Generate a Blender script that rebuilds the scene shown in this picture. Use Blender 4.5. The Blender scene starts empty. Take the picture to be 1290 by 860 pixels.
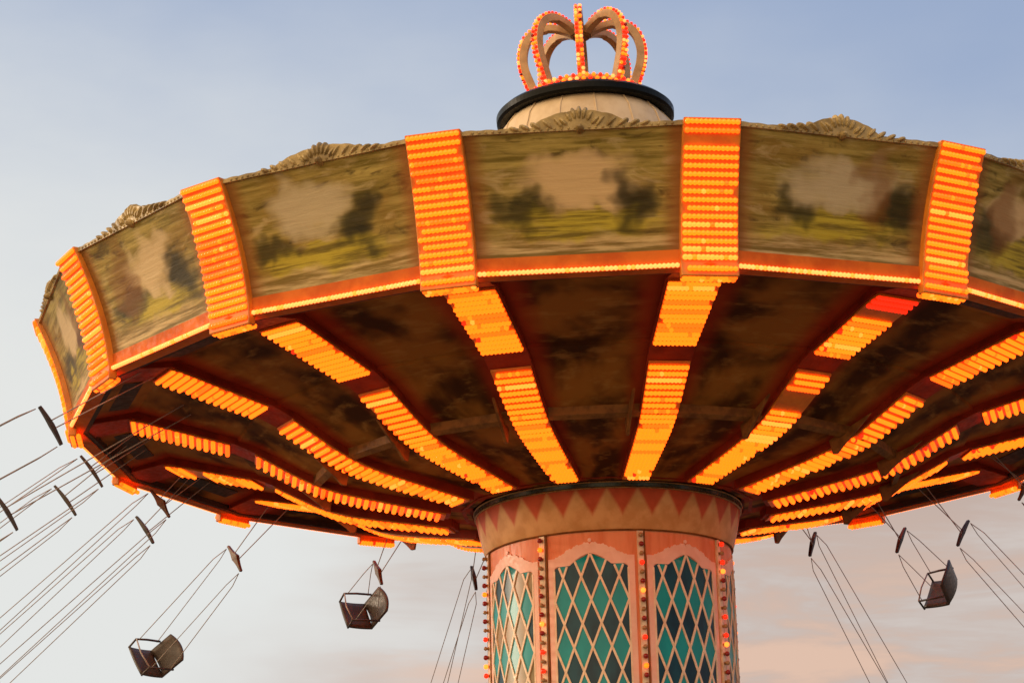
import bpy, bmesh, math, random
import numpy as np
from mathutils import Matrix, Vector

S = bpy.context.scene
COL = S.collection
random.seed(7)
R_ = math.radians
pi = math.pi
ZR = 8.70                      # height of the canopy rim above the ground

# ------------------------------------------------------------------ camera
cd = bpy.data.cameras.new('camera')
cam = bpy.data.objects.new('camera', cd)
COL.objects.link(cam)
cd.sensor_width = 36.0
cd.lens = 2840.57 / 1290.0 * 36.0
cd.clip_start = 0.1
cd.clip_end = 5000
rot = (Matrix.Rotation(0.041357, 3, 'Z') @ Matrix.Rotation(0.296831, 3, 'X')
       @ Matrix.Rotation(0.024554, 3, 'Y') @ Matrix.Rotation(pi / 2, 3, 'X'))
cam.matrix_world = Matrix.Translation((0, -27.0626, ZR - 7.04524)) @ rot.to_4x4()
S.camera = cam

# ------------------------------------------------------------------ world and sun
SUN_EL, SUN_AZ = R_(10), R_(281)       # compass style: 0 = +Y, 90 = +X
W = bpy.data.worlds.new('World')
S.world = W
W.use_nodes = True
nt = W.node_tree
nt.nodes.clear()
N = nt.nodes.new
L = nt.links.new


def mathn(tree, op, a, b=None, clamp=False):
    n = tree.nodes.new('ShaderNodeMath')
    n.operation = op
    n.use_clamp = clamp
    for i, v in enumerate((a, b)):
        if v is None:
            continue
        if isinstance(v, (int, float)):
            n.inputs[i].default_value = v
        else:
            tree.links.new(v, n.inputs[i])
    return n.outputs[0]


def maprange(tree, v, a, b, c=0.0, d=1.0, smooth=True):
    n = tree.nodes.new('ShaderNodeMapRange')
    if smooth:
        n.interpolation_type = 'SMOOTHSTEP'
    tree.links.new(v, n.inputs[0])
    for i, x in enumerate((a, b, c, d)):
        n.inputs[i + 1].default_value = x
    return n.outputs[0]


def mixc(tree, fac, a, b):
    n = tree.nodes.new('ShaderNodeMix')
    n.data_type = 'RGBA'
    for i, v in ((0, fac), (6, a), (7, b)):
        if isinstance(v, (int, float)):
            n.inputs[i].default_value = v
        elif isinstance(v, tuple):
            n.inputs[i].default_value = (*v[:3], 1)
        else:
            tree.links.new(v, n.inputs[i])
    return n.outputs[2]


def noise(tree, vec, scale, detail=3, rough=0.5, dist=0.0):
    n = tree.nodes.new('ShaderNodeTexNoise')
    n.inputs['Scale'].default_value = scale
    n.inputs['Detail'].default_value = detail
    n.inputs['Roughness'].default_value = rough
    n.inputs['Distortion'].default_value = dist
    tree.links.new(vec, n.inputs['Vector'])
    return n.outputs['Fac']


def mapping(tree, vec, scale=(1, 1, 1), loc=(0, 0, 0)):
    n = tree.nodes.new('ShaderNodeMapping')
    n.inputs['Scale'].default_value = scale
    n.inputs['Location'].default_value = loc
    tree.links.new(vec, n.inputs['Vector'])
    return n.outputs[0]


sky = N('ShaderNodeTexSky')
sky.sky_type = 'NISHITA'
sky.sun_disc = False
sky.sun_elevation = SUN_EL
sky.sun_rotation = SUN_AZ
sky.air_density = 1.0
sky.dust_density = 1.2
sky.ozone_density = 1.6
tc = N('ShaderNodeTexCoord')
dirv = tc.outputs['Generated']
sp = N('ShaderNodeSeparateXYZ')
L(dirv, sp.inputs[0])
ez = sp.outputs['Z']
ex = sp.outputs['X']
n_big = noise(nt, mapping(nt, dirv, (3.0, 3.0, 7.0), (1.3, 0.2, 0.4)), 1.6, 5, 0.55)
n_soft = noise(nt, mapping(nt, dirv, (4.0, 4.0, 9.0), (4.1, 2.2, 1.4)), 1.4, 4, 0.5)
# thin overcast that gathers towards the horizon
veil = maprange(nt, mathn(nt, 'ADD', mathn(nt, 'ADD', ez, mathn(nt, 'MULTIPLY', ex, 0.21)), mathn(nt, 'MULTIPLY', mathn(nt, 'SUBTRACT', n_big, 0.5), 0.14)), 0.48, 0.22, 0.06, 1.0)
SKYK = 0.10
blue = mixc(nt, 0.66, sky.outputs['Color'], (4.05, 5.20, 7.85))
white = (7.75, 7.90, 7.75)
c1 = mixc(nt, veil, blue, white)
# grey-pink evening cloud bank low on the right-hand side of the sky
az = mathn(nt, 'ADD', ex, mathn(nt, 'MULTIPLY', mathn(nt, 'SUBTRACT', n_soft, 0.5), 0.30))
streak = noise(nt, mapping(nt, dirv, (3.0, 3.0, 16.0), (7.7, 0.4, 2.9)), 2.2, 6, 0.58, 0.4)
bank = mathn(nt, 'MULTIPLY', maprange(nt, az, -0.19, -0.03), maprange(nt, ez, 0.33, 0.25))
bank = mathn(nt, 'MULTIPLY', bank, maprange(nt, streak, 0.34, 0.56, 0.62, 1.0))
c2 = mixc(nt, mathn(nt, 'MULTIPLY', bank, 0.92), c1, (5.2, 4.0, 3.5))
peach = mathn(nt, 'MULTIPLY', maprange(nt, streak, 0.42, 0.60), maprange(nt, ez, 0.225, 0.155))
peach = mathn(nt, 'MULTIPLY', peach, maprange(nt, ex, -0.15, -0.04))
c3 = mixc(nt, mathn(nt, 'MULTIPLY', peach, 0.8), c2, (8.0, 5.5, 4.2))
# unseen warm glow added behind and left of the camera to light the fascia
fill_glow = N('ShaderNodeVectorMath')
fill_glow.operation = 'DOT_PRODUCT'
L(dirv, fill_glow.inputs[0])
fill_glow.inputs[1].default_value = (-0.70, -0.68, 0.20)
c3 = mixc(nt, mathn(nt, 'MULTIPLY', maprange(nt, fill_glow.outputs['Value'], 0.05, 0.95), 0.85), c3, (27.0, 18.0, 9.5))
bg = N('ShaderNodeBackground')
bg.inputs['Strength'].default_value = SKYK
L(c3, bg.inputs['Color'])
wo = N('ShaderNodeOutputWorld')
L(bg.outputs[0], wo.inputs['Surface'])

sd = bpy.data.lights.new('sun', 'SUN')
sd.energy = 1.3
sd.angle = R_(10)
sd.color = (1.0, 0.80, 0.58)
so = bpy.data.objects.new('sun', sd)
COL.objects.link(so)
dv = Vector((math.sin(SUN_AZ) * math.cos(SUN_EL), math.cos(SUN_AZ) * math.cos(SUN_EL), math.sin(SUN_EL)))
so.rotation_euler = dv.to_track_quat('Z', 'Y').to_euler()
so.location = (-20, -30, 30)

S.view_settings.view_transform = 'Standard'
S.view_settings.look = 'None'
S.view_settings.exposure = 0.0
S.view_settings.gamma = 1.0
S.view_settings.use_curve_mapping = False
S.cycles.use_denoising = True
S.cycles.max_bounces = 6
S.cycles.sample_clamp_indirect = 4.0


# ------------------------------------------------------------------ materials
def mat(name):
    m = bpy.data.materials.new(name)
    m.use_nodes = True
    return m, m.node_tree, m.node_tree.nodes['Principled BSDF']


def setc(tree, sock, v):
    if isinstance(v, tuple):
        sock.default_value = (*v[:3], 1)
    elif isinstance(v, (int, float)):
        sock.default_value = v
    else:
        tree.links.new(v, sock)


def worn(name, a, b, rough=0.5, scale=6.0, metal=0.0, stretch=(1, 1, 1), bump=0.15, lo=0.38, hi=0.66, spec=0.5):
    """Paint of colour a that wears and weathers into b in irregular patches."""
    m, t, p = mat(name)
    o = t.nodes.new('ShaderNodeTexCoord').outputs['Object']
    v = mapping(t, o, stretch)
    f = noise(t, v, scale, 6, 0.6)
    setc(t, p.inputs['Base Color'], mixc(t, maprange(t, f, lo, hi), a, b))
    f2 = noise(t, v, scale * 5, 4, 0.6)
    setc(t, p.inputs['Roughness'], maprange(t, f2, 0.3, 0.7, max(0.03, rough - 0.12), rough + 0.12))
    p.inputs['Metallic'].default_value = metal
    p.inputs['Specular IOR Level'].default_value = spec
    if bump:
        bp = t.nodes.new('ShaderNodeBump')
        bp.inputs['Strength'].default_value = bump
        bp.inputs['Distance'].default_value = 0.01
        t.links.new(f2, bp.inputs['Height'])
        t.links.new(bp.outputs[0], p.inputs['Normal'])
    return m


def lamp(name, col, e):
    m, t, p = mat(name)
    p.inputs['Base Color'].default_value = (*col, 1)
    p.inputs['Roughness'].default_value = 0.15
    p.inputs['Emission Color'].default_value = (*col, 1)
    p.inputs['Emission Strength'].default_value = e
    return m


LAMP_AMBER = lamp('lamp_amber', (1.0, 0.115, 0.0035), 3.0)
LAMP_ORANGE = lamp('lamp_orange', (1.0, 0.080, 0.003), 2.7)
LAMP_HOT = lamp('lamp_hot', (1.0, 0.17, 0.018), 3.0)
LAMP_RED = lamp('lamp_red', (1.0, 0.020, 0.004), 1.5)
LAMP_RIM = lamp('lamp_rim', (1.0, 0.23, 0.050), 2.7)
LAMPS = [LAMP_AMBER, LAMP_ORANGE, LAMP_HOT, LAMP_RED, LAMP_RIM]
m, t, p = mat('bulb_red_unlit')
p.inputs['Base Color'].default_value = (0.26, 0.012, 0.010, 1)
p.inputs['Roughness'].default_value = 0.12
BULB_RED = m
m, t, p = mat('bulb_clear_unlit')
p.inputs['Base Color'].default_value = (0.36, 0.21, 0.09, 1)
p.inputs['Roughness'].default_value = 0.12
BULB_CLEAR = m

PILLAR = worn('pillar_orange_enamel', (0.74, 0.25, 0.020), (0.62, 0.18, 0.016), 0.4, 5)
TRIM = worn('rim_orange_paint', (0.66, 0.165, 0.020), (0.52, 0.105, 0.014), 0.6, 3, spec=0.15)
RIBRED = worn('rib_oxblood_paint', (0.36, 0.040, 0.012), (0.22, 0.026, 0.010), 0.55, 4, spec=0.15)
BROWN = worn('gilded_brown_wood', (0.26, 0.115, 0.028), (0.14, 0.06, 0.018), 0.55, 7, spec=0.15)
BLACK = worn('black_gloss_paint', (0.003, 0.005, 0.006), (0.005, 0.008, 0.009), 0.35, 4, bump=0.0, spec=0.12)
DARKIN = worn('dark_interior', (0.016, 0.009, 0.006), (0.030, 0.016, 0.008), 0.7, 3)
CREAM = worn('cream_lattice_paint', (0.86, 0.72, 0.52), (0.74, 0.57, 0.38), 0.45, 9)
PINK = worn('pale_pink_paint', (0.86, 0.58, 0.46), (0.80, 0.50, 0.38), 0.5, 6)
SALMON = worn('salmon_tower_paint', (0.78, 0.28, 0.115), (0.66, 0.185, 0.060), 0.5, 2.2, stretch=(3, 3, 0.5), bump=0.08)
BRASS = worn('brass_edge', (0.42, 0.24, 0.075), (0.26, 0.14, 0.05), 0.35, 8, metal=0.5)
BOARD = worn('cream_lamp_board', (0.82, 0.68, 0.48), (0.62, 0.45, 0.28), 0.4, 12)
GREEN = worn('bottle_green_band', (0.010, 0.035, 0.025), (0.018, 0.05, 0.035), 0.3, 6)
DOME = worn('beige_dome_canvas', (0.66, 0.52, 0.33), (0.54, 0.40, 0.23), 0.6, 3, stretch=(1, 1, 0.7))
GOLDBAND = worn('crown_gold_paint', (0.55, 0.35, 0.16), (0.42, 0.25, 0.11), 0.45, 6)
ROOF = worn('roof_canvas', (0.22, 0.10, 0.05), (0.15, 0.07, 0.04), 0.7, 1.5)
STEEL = worn('chain_steel', (0.36, 0.32, 0.29), (0.24, 0.21, 0.19), 0.55, 20)
SEATM = worn('seat_black_plastic', (0.040, 0.028, 0.022), (0.07, 0.05, 0.038), 0.45, 6, bump=0.03)
YOKEM = worn('yoke_brown_paint', (0.115, 0.055, 0.018), (0.06, 0.03, 0.012), 0.45, 9)
YOKED = worn('yoke_dark_paint', (0.020, 0.014, 0.012), (0.035, 0.022, 0.016), 0.45, 9)
GROUND = worn('ground_sandy_paving', (0.17, 0.135, 0.10), (0.12, 0.095, 0.072), 0.85, 0.6)
CONCRETE = worn('plinth_concrete', (0.28, 0.26, 0.23), (0.20, 0.18, 0.16), 0.8, 2)


def glass(name, a, b):
    m, t, p = mat(name)
    o = t.nodes.new('ShaderNodeTexCoord').outputs['Object']
    f = noise(t, mapping(t, o, (2, 2, 1)), 2.0, 3)
    setc(t, p.inputs['Base Color'], mixc(t, maprange(t, f, 0.35, 0.65), a, b))
    p.inputs['Roughness'].default_value = 0.30
    p.inputs['Specular IOR Level'].default_value = 0.28
    bp = t.nodes.new('ShaderNodeBump')
    bp.inputs['Strength'].default_value = 0.06
    t.links.new(noise(t, o, 3.5, 2), bp.inputs['Height'])
    t.links.new(bp.outputs[0], p.inputs['Normal'])
    return m


TEAL = glass('teal_glass', (0.003, 0.290, 0.330), (0.006, 0.350, 0.390))
DEEP = glass('deep_teal_glass', (0.001, 0.028, 0.058), (0.003, 0.070, 0.115))
SKYREFL = glass('sky_reflection_glass', (0.22, 0.19, 0.09), (0.34, 0.24, 0.11))  # reflected sky put into the glass colour, for the left bay


def painted_panel_mat(i):
    """A rococo landscape in oils: pale oval sky, dark bushes, sunny grass, scrollwork round it."""
    rnd = random.Random(100 + i)
    m, t, p = mat('painted_landscape')
    uv = t.nodes.new('ShaderNodeUVMap').outputs[0]
    off = (rnd.uniform(0, 50), rnd.uniform(0, 50), 0)
    s = t.nodes.new('ShaderNodeSeparateXYZ')
    # hand-painted wobble: the whole picture is laid out on warped coordinates
    t.links.new(uv, s.inputs[0])
    w1 = noise(t, mapping(t, uv, (2.6, 2.4, 1), off), 1.5, 2.5, 0.5)
    w2 = noise(t, mapping(t, uv, (3.4, 1.9, 1), (off[0] + 9, off[1] + 4, 0)), 1.7, 2.5, 0.5)
    u0_ = mathn(t, 'SUBTRACT', mathn(t, 'MULTIPLY', s.outputs[0], 2.0), 1.0)
    u = mathn(t, 'ADD', u0_, mathn(t, 'MULTIPLY', mathn(t, 'SUBTRACT', w1, 0.5), 0.85))
    v = mathn(t, 'ADD', s.outputs[1], mathn(t, 'MULTIPLY', mathn(t, 'SUBTRACT', w2, 0.5), 0.50))
    br = noise(t, mapping(t, uv, (1.5, 13.0, 1), off), 1.6, 5, 0.62)     # brush strokes
    scr = noise(t, mapping(t, uv, (3.2, 6.0, 1), off), 1.5, 5, 0.6, 0.6)
    big = noise(t, mapping(t, uv, (1.6, 1.6, 1), off), 1.6, 3, 0.5)
    col = mixc(t, maprange(t, br, 0.30, 0.70), (0.150, 0.112, 0.017), (0.46, 0.355, 0.098))
    col = mixc(t, maprange(t, big, 0.42, 0.66, 0, 0.7), col, (0.24, 0.135, 0.024))
    col = mixc(t, maprange(t, scr, 0.52, 0.72, 0, 0.6), col, (0.58, 0.45, 0.215))
    col = mixc(t, maprange(t, scr, 0.46, 0.30, 0, 0.8), col, (0.055, 0.034, 0.010))

    def blob(cx, cy, rx, ry, soft=0.45):
        dx = mathn(t, 'DIVIDE', mathn(t, 'SUBTRACT', u, cx), rx)
        dy = mathn(t, 'DIVIDE', mathn(t, 'SUBTRACT', v, cy), ry)
        d = mathn(t, 'ADD', mathn(t, 'MULTIPLY', dx, dx), mathn(t, 'MULTIPLY', dy, dy))
        return maprange(t, d, 1.0 + soft, max(0.05, 1.0 - soft))

    k = rnd.uniform(-0.22, 0.16)
    sx_, sy_ = rnd.uniform(0.36, 0.56), rnd.uniform(0.16, 0.24)
    tint = rnd.choice([(0.62, 0.47, 0.255), (0.66, 0.47, 0.235), (0.52, 0.43, 0.26)])
    col = mixc(t, mathn(t, 'MULTIPLY', blob(k, rnd.uniform(0.60, 0.70), sx_, sy_, 0.8), 0.9), col, tint)
    grass = mixc(t, maprange(t, br, 0.38, 0.60), (0.15, 0.115, 0.012), (0.46, 0.37, 0.032))
    col = mixc(t, mathn(t, 'MULTIPLY', blob(k * 0.5, 0.33, 0.70, 0.10, 0.7), 0.85), col, grass)
    col = mixc(t, mathn(t, 'MULTIPLY', blob(0.50 + k + rnd.uniform(-.1, .15), 0.50, rnd.uniform(.14, .30), rnd.uniform(.10, .24), 0.95), 0.9), col, (0.016, 0.015, 0.005))
    col = mixc(t, mathn(t, 'MULTIPLY', blob(-0.52 + k + rnd.uniform(-.12, .12), 0.43, rnd.uniform(.14, .34), rnd.uniform(.06, .16), 0.95), 0.8), col, (0.030, 0.028, 0.008))
    if i % 3 != 0:
        col = mixc(t, mathn(t, 'MULTIPLY', blob(rnd.choice((-1, 1)) * 0.45, 0.62, 0.18, 0.30, 0.85), 0.6), col, (0.20, 0.075, 0.014))
    v0 = s.outputs[1]
    foot = maprange(t, mathn(t, 'ADD', v0, mathn(t, 'MULTIPLY', mathn(t, 'SUBTRACT', w2, 0.5), 0.2)), 0.27, 0.15)
    fcol = mixc(t, maprange(t, br, 0.40, 0.62), (0.20, 0.135, 0.035), (0.60, 0.45, 0.215))
    col = mixc(t, mathn(t, 'MULTIPLY', foot, 0.85), col, fcol)
    u = u0_
    edge = maprange(t, mathn(t, 'ABSOLUTE', u), 0.78, 0.97, 0, 0.8)
    col = mixc(t, edge, col, (0.27, 0.095, 0.022))
    setc(t, p.inputs['Base Color'], col)
    p.inputs['Roughness'].default_value = 0.55
    p.inputs['Specular IOR Level'].default_value = 0.15
    bp = t.nodes.new('ShaderNodeBump')
    bp.inputs['Strength'].default_value = 0.35
    bp.inputs['Distance'].default_value = 0.02
    t.links.new(mathn(t, 'ADD', br, scr), bp.inputs['Height'])
    t.links.new(bp.outputs[0], p.inputs['Normal'])
    return m


def ceiling_mat(i):
    rnd = random.Random(300 + i)
    m, t, p = mat('painted_ceiling')
    uv = t.nodes.new('ShaderNodeUVMap').outputs[0]
    off = (rnd.uniform(0, 50), rnd.uniform(0, 50), 0)
    s = t.nodes.new('ShaderNodeSeparateXYZ')
    t.links.new(uv, s.inputs[0])
    u = mathn(t, 'ABSOLUTE', mathn(t, 'SUBTRACT', mathn(t, 'MULTIPLY', s.outputs[0], 2.0), 1.0))
    a = noise(t, mapping(t, uv, (1.8, 4.5, 1), off), 1.5, 3, 0.5, 0.2)
    b = noise(t, mapping(t, uv, (3.0, 18.0, 1), off), 1.5, 4, 0.6)
    col = mixc(t, maprange(t, a, 0.36, 0.62), (0.055, 0.020, 0.006), (0.33, 0.140, 0.024))
    col = mixc(t, maprange(t, b, 0.50, 0.70, 0, 0.45), col, (0.48, 0.26, 0.07))
    w = maprange(t, s.outputs[1], 0.0, 1.0, 0.60, 0.62, smooth=False)
    bord = maprange(t, mathn(t, 'SUBTRACT', u, w), -0.22, 0.12, 0, 0.92)
    col = mixc(t, bord, col, (0.36, 0.038, 0.012))  # red border beside the ribs, their lamp glow put into its colour too
    setc(t, p.inputs['Base Color'], col)
    p.inputs['Roughness'].default_value = 0.6
    p.inputs['Specular IOR Level'].default_value = 0.08
    return m


def cornice_mat():
    m, t, p = mat('cornice_sawtooth_paint')
    uv = t.nodes.new('ShaderNodeUVMap').outputs[0]
    s = t.nodes.new('ShaderNodeSeparateXYZ')
    t.links.new(uv, s.inputs[0])
    fr = mathn(t, 'FRACT', mathn(t, 'MULTIPLY', s.outputs[0], 28.0))
    tri = mathn(t, 'MULTIPLY', mathn(t, 'ABSOLUTE', mathn(t, 'SUBTRACT', fr, 0.5)), 2.0)    # 0 in the middle, 1 at the edge
    lim = mathn(t, 'ADD', 0.36, mathn(t, 'MULTIPLY', tri, 0.62))
    d = mathn(t, 'SUBTRACT', s.outputs[1], lim)
    red = maprange(t, d, -0.10, 0.12)
    o = t.nodes.new('ShaderNodeTexCoord').outputs['Object']
    f = noise(t, o, 5, 6, 0.6)
    tan = mixc(t, maprange(t, f, 0.35, 0.65), (0.66, 0.39, 0.16), (0.54, 0.29, 0.10))
    rd = mixc(t, maprange(t, f, 0.35, 0.65), (0.50, 0.032, 0.006), (0.40, 0.024, 0.005))
    setc(t, p.inputs['Base Color'], mixc(t, mathn(t, 'MULTIPLY', red, 0.82), tan, rd))
    p.inputs['Roughness'].default_value = 0.5
    p.inputs['Specular IOR Level'].default_value = 0.2
    return m


# ------------------------------------------------------------------ mesh helpers
class MB:
    def __init__(self):
        self.v, self.f, self.m, self.uv = [], [], [], []

    def vert(self, p):
        self.v.append(tuple(p))
        return len(self.v) - 1

    def face(self, idx, mi=0, uv=None):
        self.f.append(tuple(idx))
        self.m.append(mi)
        self.uv.append(uv)

    def grid(self, fn, nu, nv, mi=0, close_u=False, flip=False):
        """fn(i, j) -> point, uv"""
        base = len(self.v)
        uvs = []
        for j in range(nv + 1):
            for i in range(nu + (0 if close_u else 1)):
                pt, uv = fn(i, j)
                self.v.append(tuple(pt))
                uvs.append(uv)
        W_ = nu if close_u else nu + 1
        for j in range(nv):
            for i in range(nu):
                a, b = j * W_ + i, j * W_ + (i + 1) % W_
                c, d = (j + 1) * W_ + (i + 1) % W_, (j + 1) * W_ + i
                q = (a, b, c, d)
                un = [uvs[x] for x in q]
                if close_u and i == nu - 1:
                    un = [un[0], (un[0][0] + 1.0 / nu, un[1][1]), (un[3][0] + 1.0 / nu, un[2][1]), un[3]]
                if flip:
                    q = q[::-1]
                    un = un[::-1]
                self.face([base + x for x in q], mi, un)

    def prism(self, low, high, mi=0):
        """solid between two point loops of the same length"""
        n = len(low)
        b = len(self.v)
        self.v += [tuple(x) for x in low] + [tuple(x) for x in high]
        for i in range(n):
            j = (i + 1) % n
            self.face((b + i, b + j, b + n + j, b + n + i), mi)
        self.face([b + n - 1 - i for i in range(n)], mi)
        self.face([b + n + i for i in range(n)], mi)

    def tube(self, pts, r, n=8, mi=0):
        pts = [Vector(p) for p in pts]
        rings = []
        for k, p_ in enumerate(pts):
            d = (pts[min(k + 1, len(pts) - 1)] - pts[max(k - 1, 0)]).normalized()
            ax = d.cross(Vector((0, 0, 1)))
            if ax.length < 1e-3:
                ax = d.cross(Vector((0, 1, 0)))
            ax.normalize()
            ay = d.cross(ax)
            rr = r[k] if isinstance(r, (list, tuple)) else r
            rings.append([self.vert(p_ + rr * (math.cos(2 * pi * i / n) * ax + math.sin(2 * pi * i / n) * ay)) for i in range(n)])
        for a, b in zip(rings, rings[1:]):
            for i in range(n):
                self.face((a[i], a[(i + 1) % n], b[(i + 1) % n], b[i]), mi)
        self.face(rings[0][::-1], mi)
        self.face(rings[-1], mi)

    def build(self, name, mats, parent=None, smooth=False, bevel=0.0, fix=True):
        me = bpy.data.meshes.new(name)
        me.from_pydata(self.v, [], self.f)
        mats = mats if isinstance(mats, (list, tuple)) else [mats]
        for x in mats:
            me.materials.append(x)
        me.polygons.foreach_set('material_index', self.m)
        if any(u is not None for u in self.uv):
            lay = me.uv_layers.new(name='UVMap')
            flat = []
            for f_, u in zip(self.f, self.uv):
                for q in (u if u is not None else [(0, 0)] * len(f_)):
                    flat += [q[0], q[1]]
            lay.data.foreach_set('uv', flat)
        if fix:
            bm = bmesh.new()
            bm.from_mesh(me)
            bmesh.ops.recalc_face_normals(bm, faces=bm.faces)
            bm.to_mesh(me)
            bm.free()
        me.polygons.foreach_set('use_smooth', [bool(smooth)] * len(me.polygons))
        me.update()
        o = bpy.data.objects.new(name, me)
        COL.objects.link(o)
        if parent is not None:
            o.parent = parent
        if bevel:
            b = o.modifiers.new('bevel', 'BEVEL')
            b.width = bevel
            b.segments = 2
            b.limit_method = 'ANGLE'
            b.angle_limit = R_(40)
        return o


def empty(name, loc, label, cat, group=None):
    o = bpy.data.objects.new(name, None)
    COL.objects.link(o)
    o.location = loc
    o.empty_display_size = 0.3
    o['label'] = label
    o['category'] = cat
    if group:
        o['group'] = group
    return o


_b = bmesh.new()
bmesh.ops.create_icosphere(_b, subdivisions=2, radius=1.0)
for f_ in _b.faces:
    f_.smooth = True
SPH_V = np.array([v.co[:] for v in _b.verts], dtype=np.float32)
SPH_F = np.array([[v.index for v in f_.verts] for f_ in _b.faces], dtype=np.int32)
_b.free()
_b = bmesh.new()
bmesh.ops.create_icosphere(_b, subdivisions=1, radius=1.0)
LOW_V = np.array([v.co[:] for v in _b.verts], dtype=np.float32)
LOW_F = np.array([[v.index for v in f_.verts] for f_ in _b.faces], dtype=np.int32)
_b.free()


def balls_mesh(name, items, mats, hi=False):
    """items: (centre, radius, material index) -> one mesh"""
    SV, SF = (SPH_V, SPH_F) if hi else (LOW_V, LOW_F)
    c = np.array([i[0] for i in items], dtype=np.float32)
    r = np.array([i[1] for i in items], dtype=np.float32)
    mi = np.array([i[2] for i in items], dtype=np.int32)
    n, nv, nf = len(items), len(SV), len(SF)
    v = (c[:, None, :] + SV[None] * r[:, None, None]).reshape(-1, 3)
    f = (SF[None] + (np.arange(n) * nv)[:, None, None]).reshape(-1)
    me = bpy.data.meshes.new(name)
    me.vertices.add(len(v))
    me.vertices.foreach_set('co', v.ravel())
    me.loops.add(len(f))
    me.loops.foreach_set('vertex_index', f.astype(np.int32))
    me.polygons.add(n * nf)
    me.polygons.foreach_set('loop_start', np.arange(0, n * nf * 3, 3, dtype=np.int32))
    for x in mats:
        me.materials.append(x)
    me.polygons.foreach_set('material_index', np.repeat(mi, nf).astype(np.int32))
    me.polygons.foreach_set('use_smooth', np.ones(n * nf, dtype=bool))
    me.update(calc_edges=True)
    me.validate()
    return me


CAMPOS = np.array(cam.matrix_world.translation)


def place_bulbs(root, items, mats, zoff, n_single=100, name='light_bulb'):
    """items: (centre, radius, mat, host, normal). The bulbs that show largest become parts of their hosts, the rest one part."""
    def score(it):
        p_ = np.array(it[0]) + np.array((0, 0, zoff))
        d = CAMPOS - p_
        dist = np.linalg.norm(d)
        face = float(np.dot(d / dist, np.array(it[4])))
        return it[1] / dist if face > 0.1 else 0.0
    order = sorted(range(len(items)), key=lambda i: -score(items[i]))
    single = set(order[:n_single])
    meshes = {}
    for i in sorted(single):
        c, r, mi, host, nn = items[i]
        key = (round(r, 4), mi)
        if key not in meshes:
            meshes[key] = balls_mesh(name, [((0, 0, 0), r, 0)], [mats[mi]], hi=True)
        o = bpy.data.objects.new(name, meshes[key])
        COL.objects.link(o)
        o.parent = host
        o.location = c
    rest = [items[i][:3] for i in range(len(items)) if i not in single]
    if rest:
        o = bpy.data.objects.new(name + 's', balls_mesh(name + 's', rest, mats))
        COL.objects.link(o)
        o.parent = root
        o['kind'] = 'stuff'


# ------------------------------------------------------------------ ground
g = MB()
g.prism([(-1500, -1500, -0.3), (1500, -1500, -0.3), (1500, 1500, -0.3), (-1500, 1500, -0.3)],
        [(-1500, -1500, 0), (1500, -1500, 0), (1500, 1500, 0), (-1500, 1500, 0)])
go = g.build('ground', GROUND)
go['kind'] = 'structure'

# ------------------------------------------------------------------ central tower
RT = 1.485
tower = empty('carousel_tower', (0, 0, 0), 'round salmon pink tower with teal diamond lattice windows and strips of red and amber bulbs', 'tower')
Zl = lambda z: z + ZR
g = MB()
g.grid(lambda i, j: ((RT * math.sin(2 * pi * i / 96), -RT * math.cos(2 * pi * i / 96), [0.5, 4.2, Zl(-1.40)][j]), (i / 96, j / 2)), 96, 2, 0, True)
g.build('tower_wall', SALMON, tower, smooth=True)
g = MB()
prof = [(0, 2.4), (0.35, 2.4), (0.36, 2.1), (0.5, 2.05), (0.5, RT - 0.05)]
g.grid(lambda i, j: ((prof[j][1] * math.sin(2 * pi * i / 64), -prof[j][1] * math.cos(2 * pi * i / 64), prof[j][0]), (0, 0)), 64, len(prof) - 1, 0, True)
g.build('plinth', CONCRETE, tower)

# cornice: flaring bell with sawtooth paint, green band and brass beads
cp = []
for k in range(11):
    s_ = k / 10
    z_ = -1.530 + s_ * 0.470
    cp.append((z_, 1.500 + 0.118 * (s_ ** 0.75)))
g = MB()
g.grid(lambda i, j: ((cp[j][1] * math.sin(2 * pi * i / 112), -cp[j][1] * math.cos(2 * pi * i / 112), Zl(cp[j][0])), (i / 112, j / 10)), 112, 10, 0, True)
corn = g.build('cornice', cornice_mat(), tower, smooth=True)


def ring(name, prof_, matl, parent, seg=112, smooth=True):
    gg = MB()
    n = len(prof_)
    gg.grid(lambda i, j: ((prof_[j % n][0] * math.sin(2 * pi * i / seg), -prof_[j % n][0] * math.cos(2 * pi * i / seg), prof_[j % n][1]), (i / seg, j / n)), seg, n, 0, True)
    return gg.build(name, matl, parent, smooth=smooth)


def bead(r, z, s, n=8):
    return [(r + s * math.cos(2 * pi * k / n), z + s * math.sin(2 * pi * k / n)) for k in range(n)]


ring('lower_bead', bead(1.622, Zl(-1.058), 0.011), BRASS, corn)
ring('green_band', [(1.60, Zl(-1.046)), (1.632, Zl(-1.046)), (1.638, Zl(-1.004)), (1.60, Zl(-1.004))], GREEN, corn, smooth=False)
ring('upper_bead', bead(1.636, Zl(-0.993), 0.011), BRASS, corn)
ring('cornice_foot', bead(1.502, Zl(-1.531), 0.010), BROWN, corn)
ring('cornice_lid', [(0.6, Zl(-0.99)), (1.625, Zl(-0.99)), (1.625, Zl(-0.975)), (0.6, Zl(-0.975))], DARKIN, tower, smooth=False)


def cyl(phi0, s, z, r):
    """s = arc length from the middle of a bay, phi0 its bearing from the front"""
    a = phi0 + s / RT
    return (r * math.sin(a), -r * math.cos(a), Zl(z))


GT = -1.925          # glass springing height
GB = -4.75          # sill
HWD = 0.435         # half width of the glass


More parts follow.
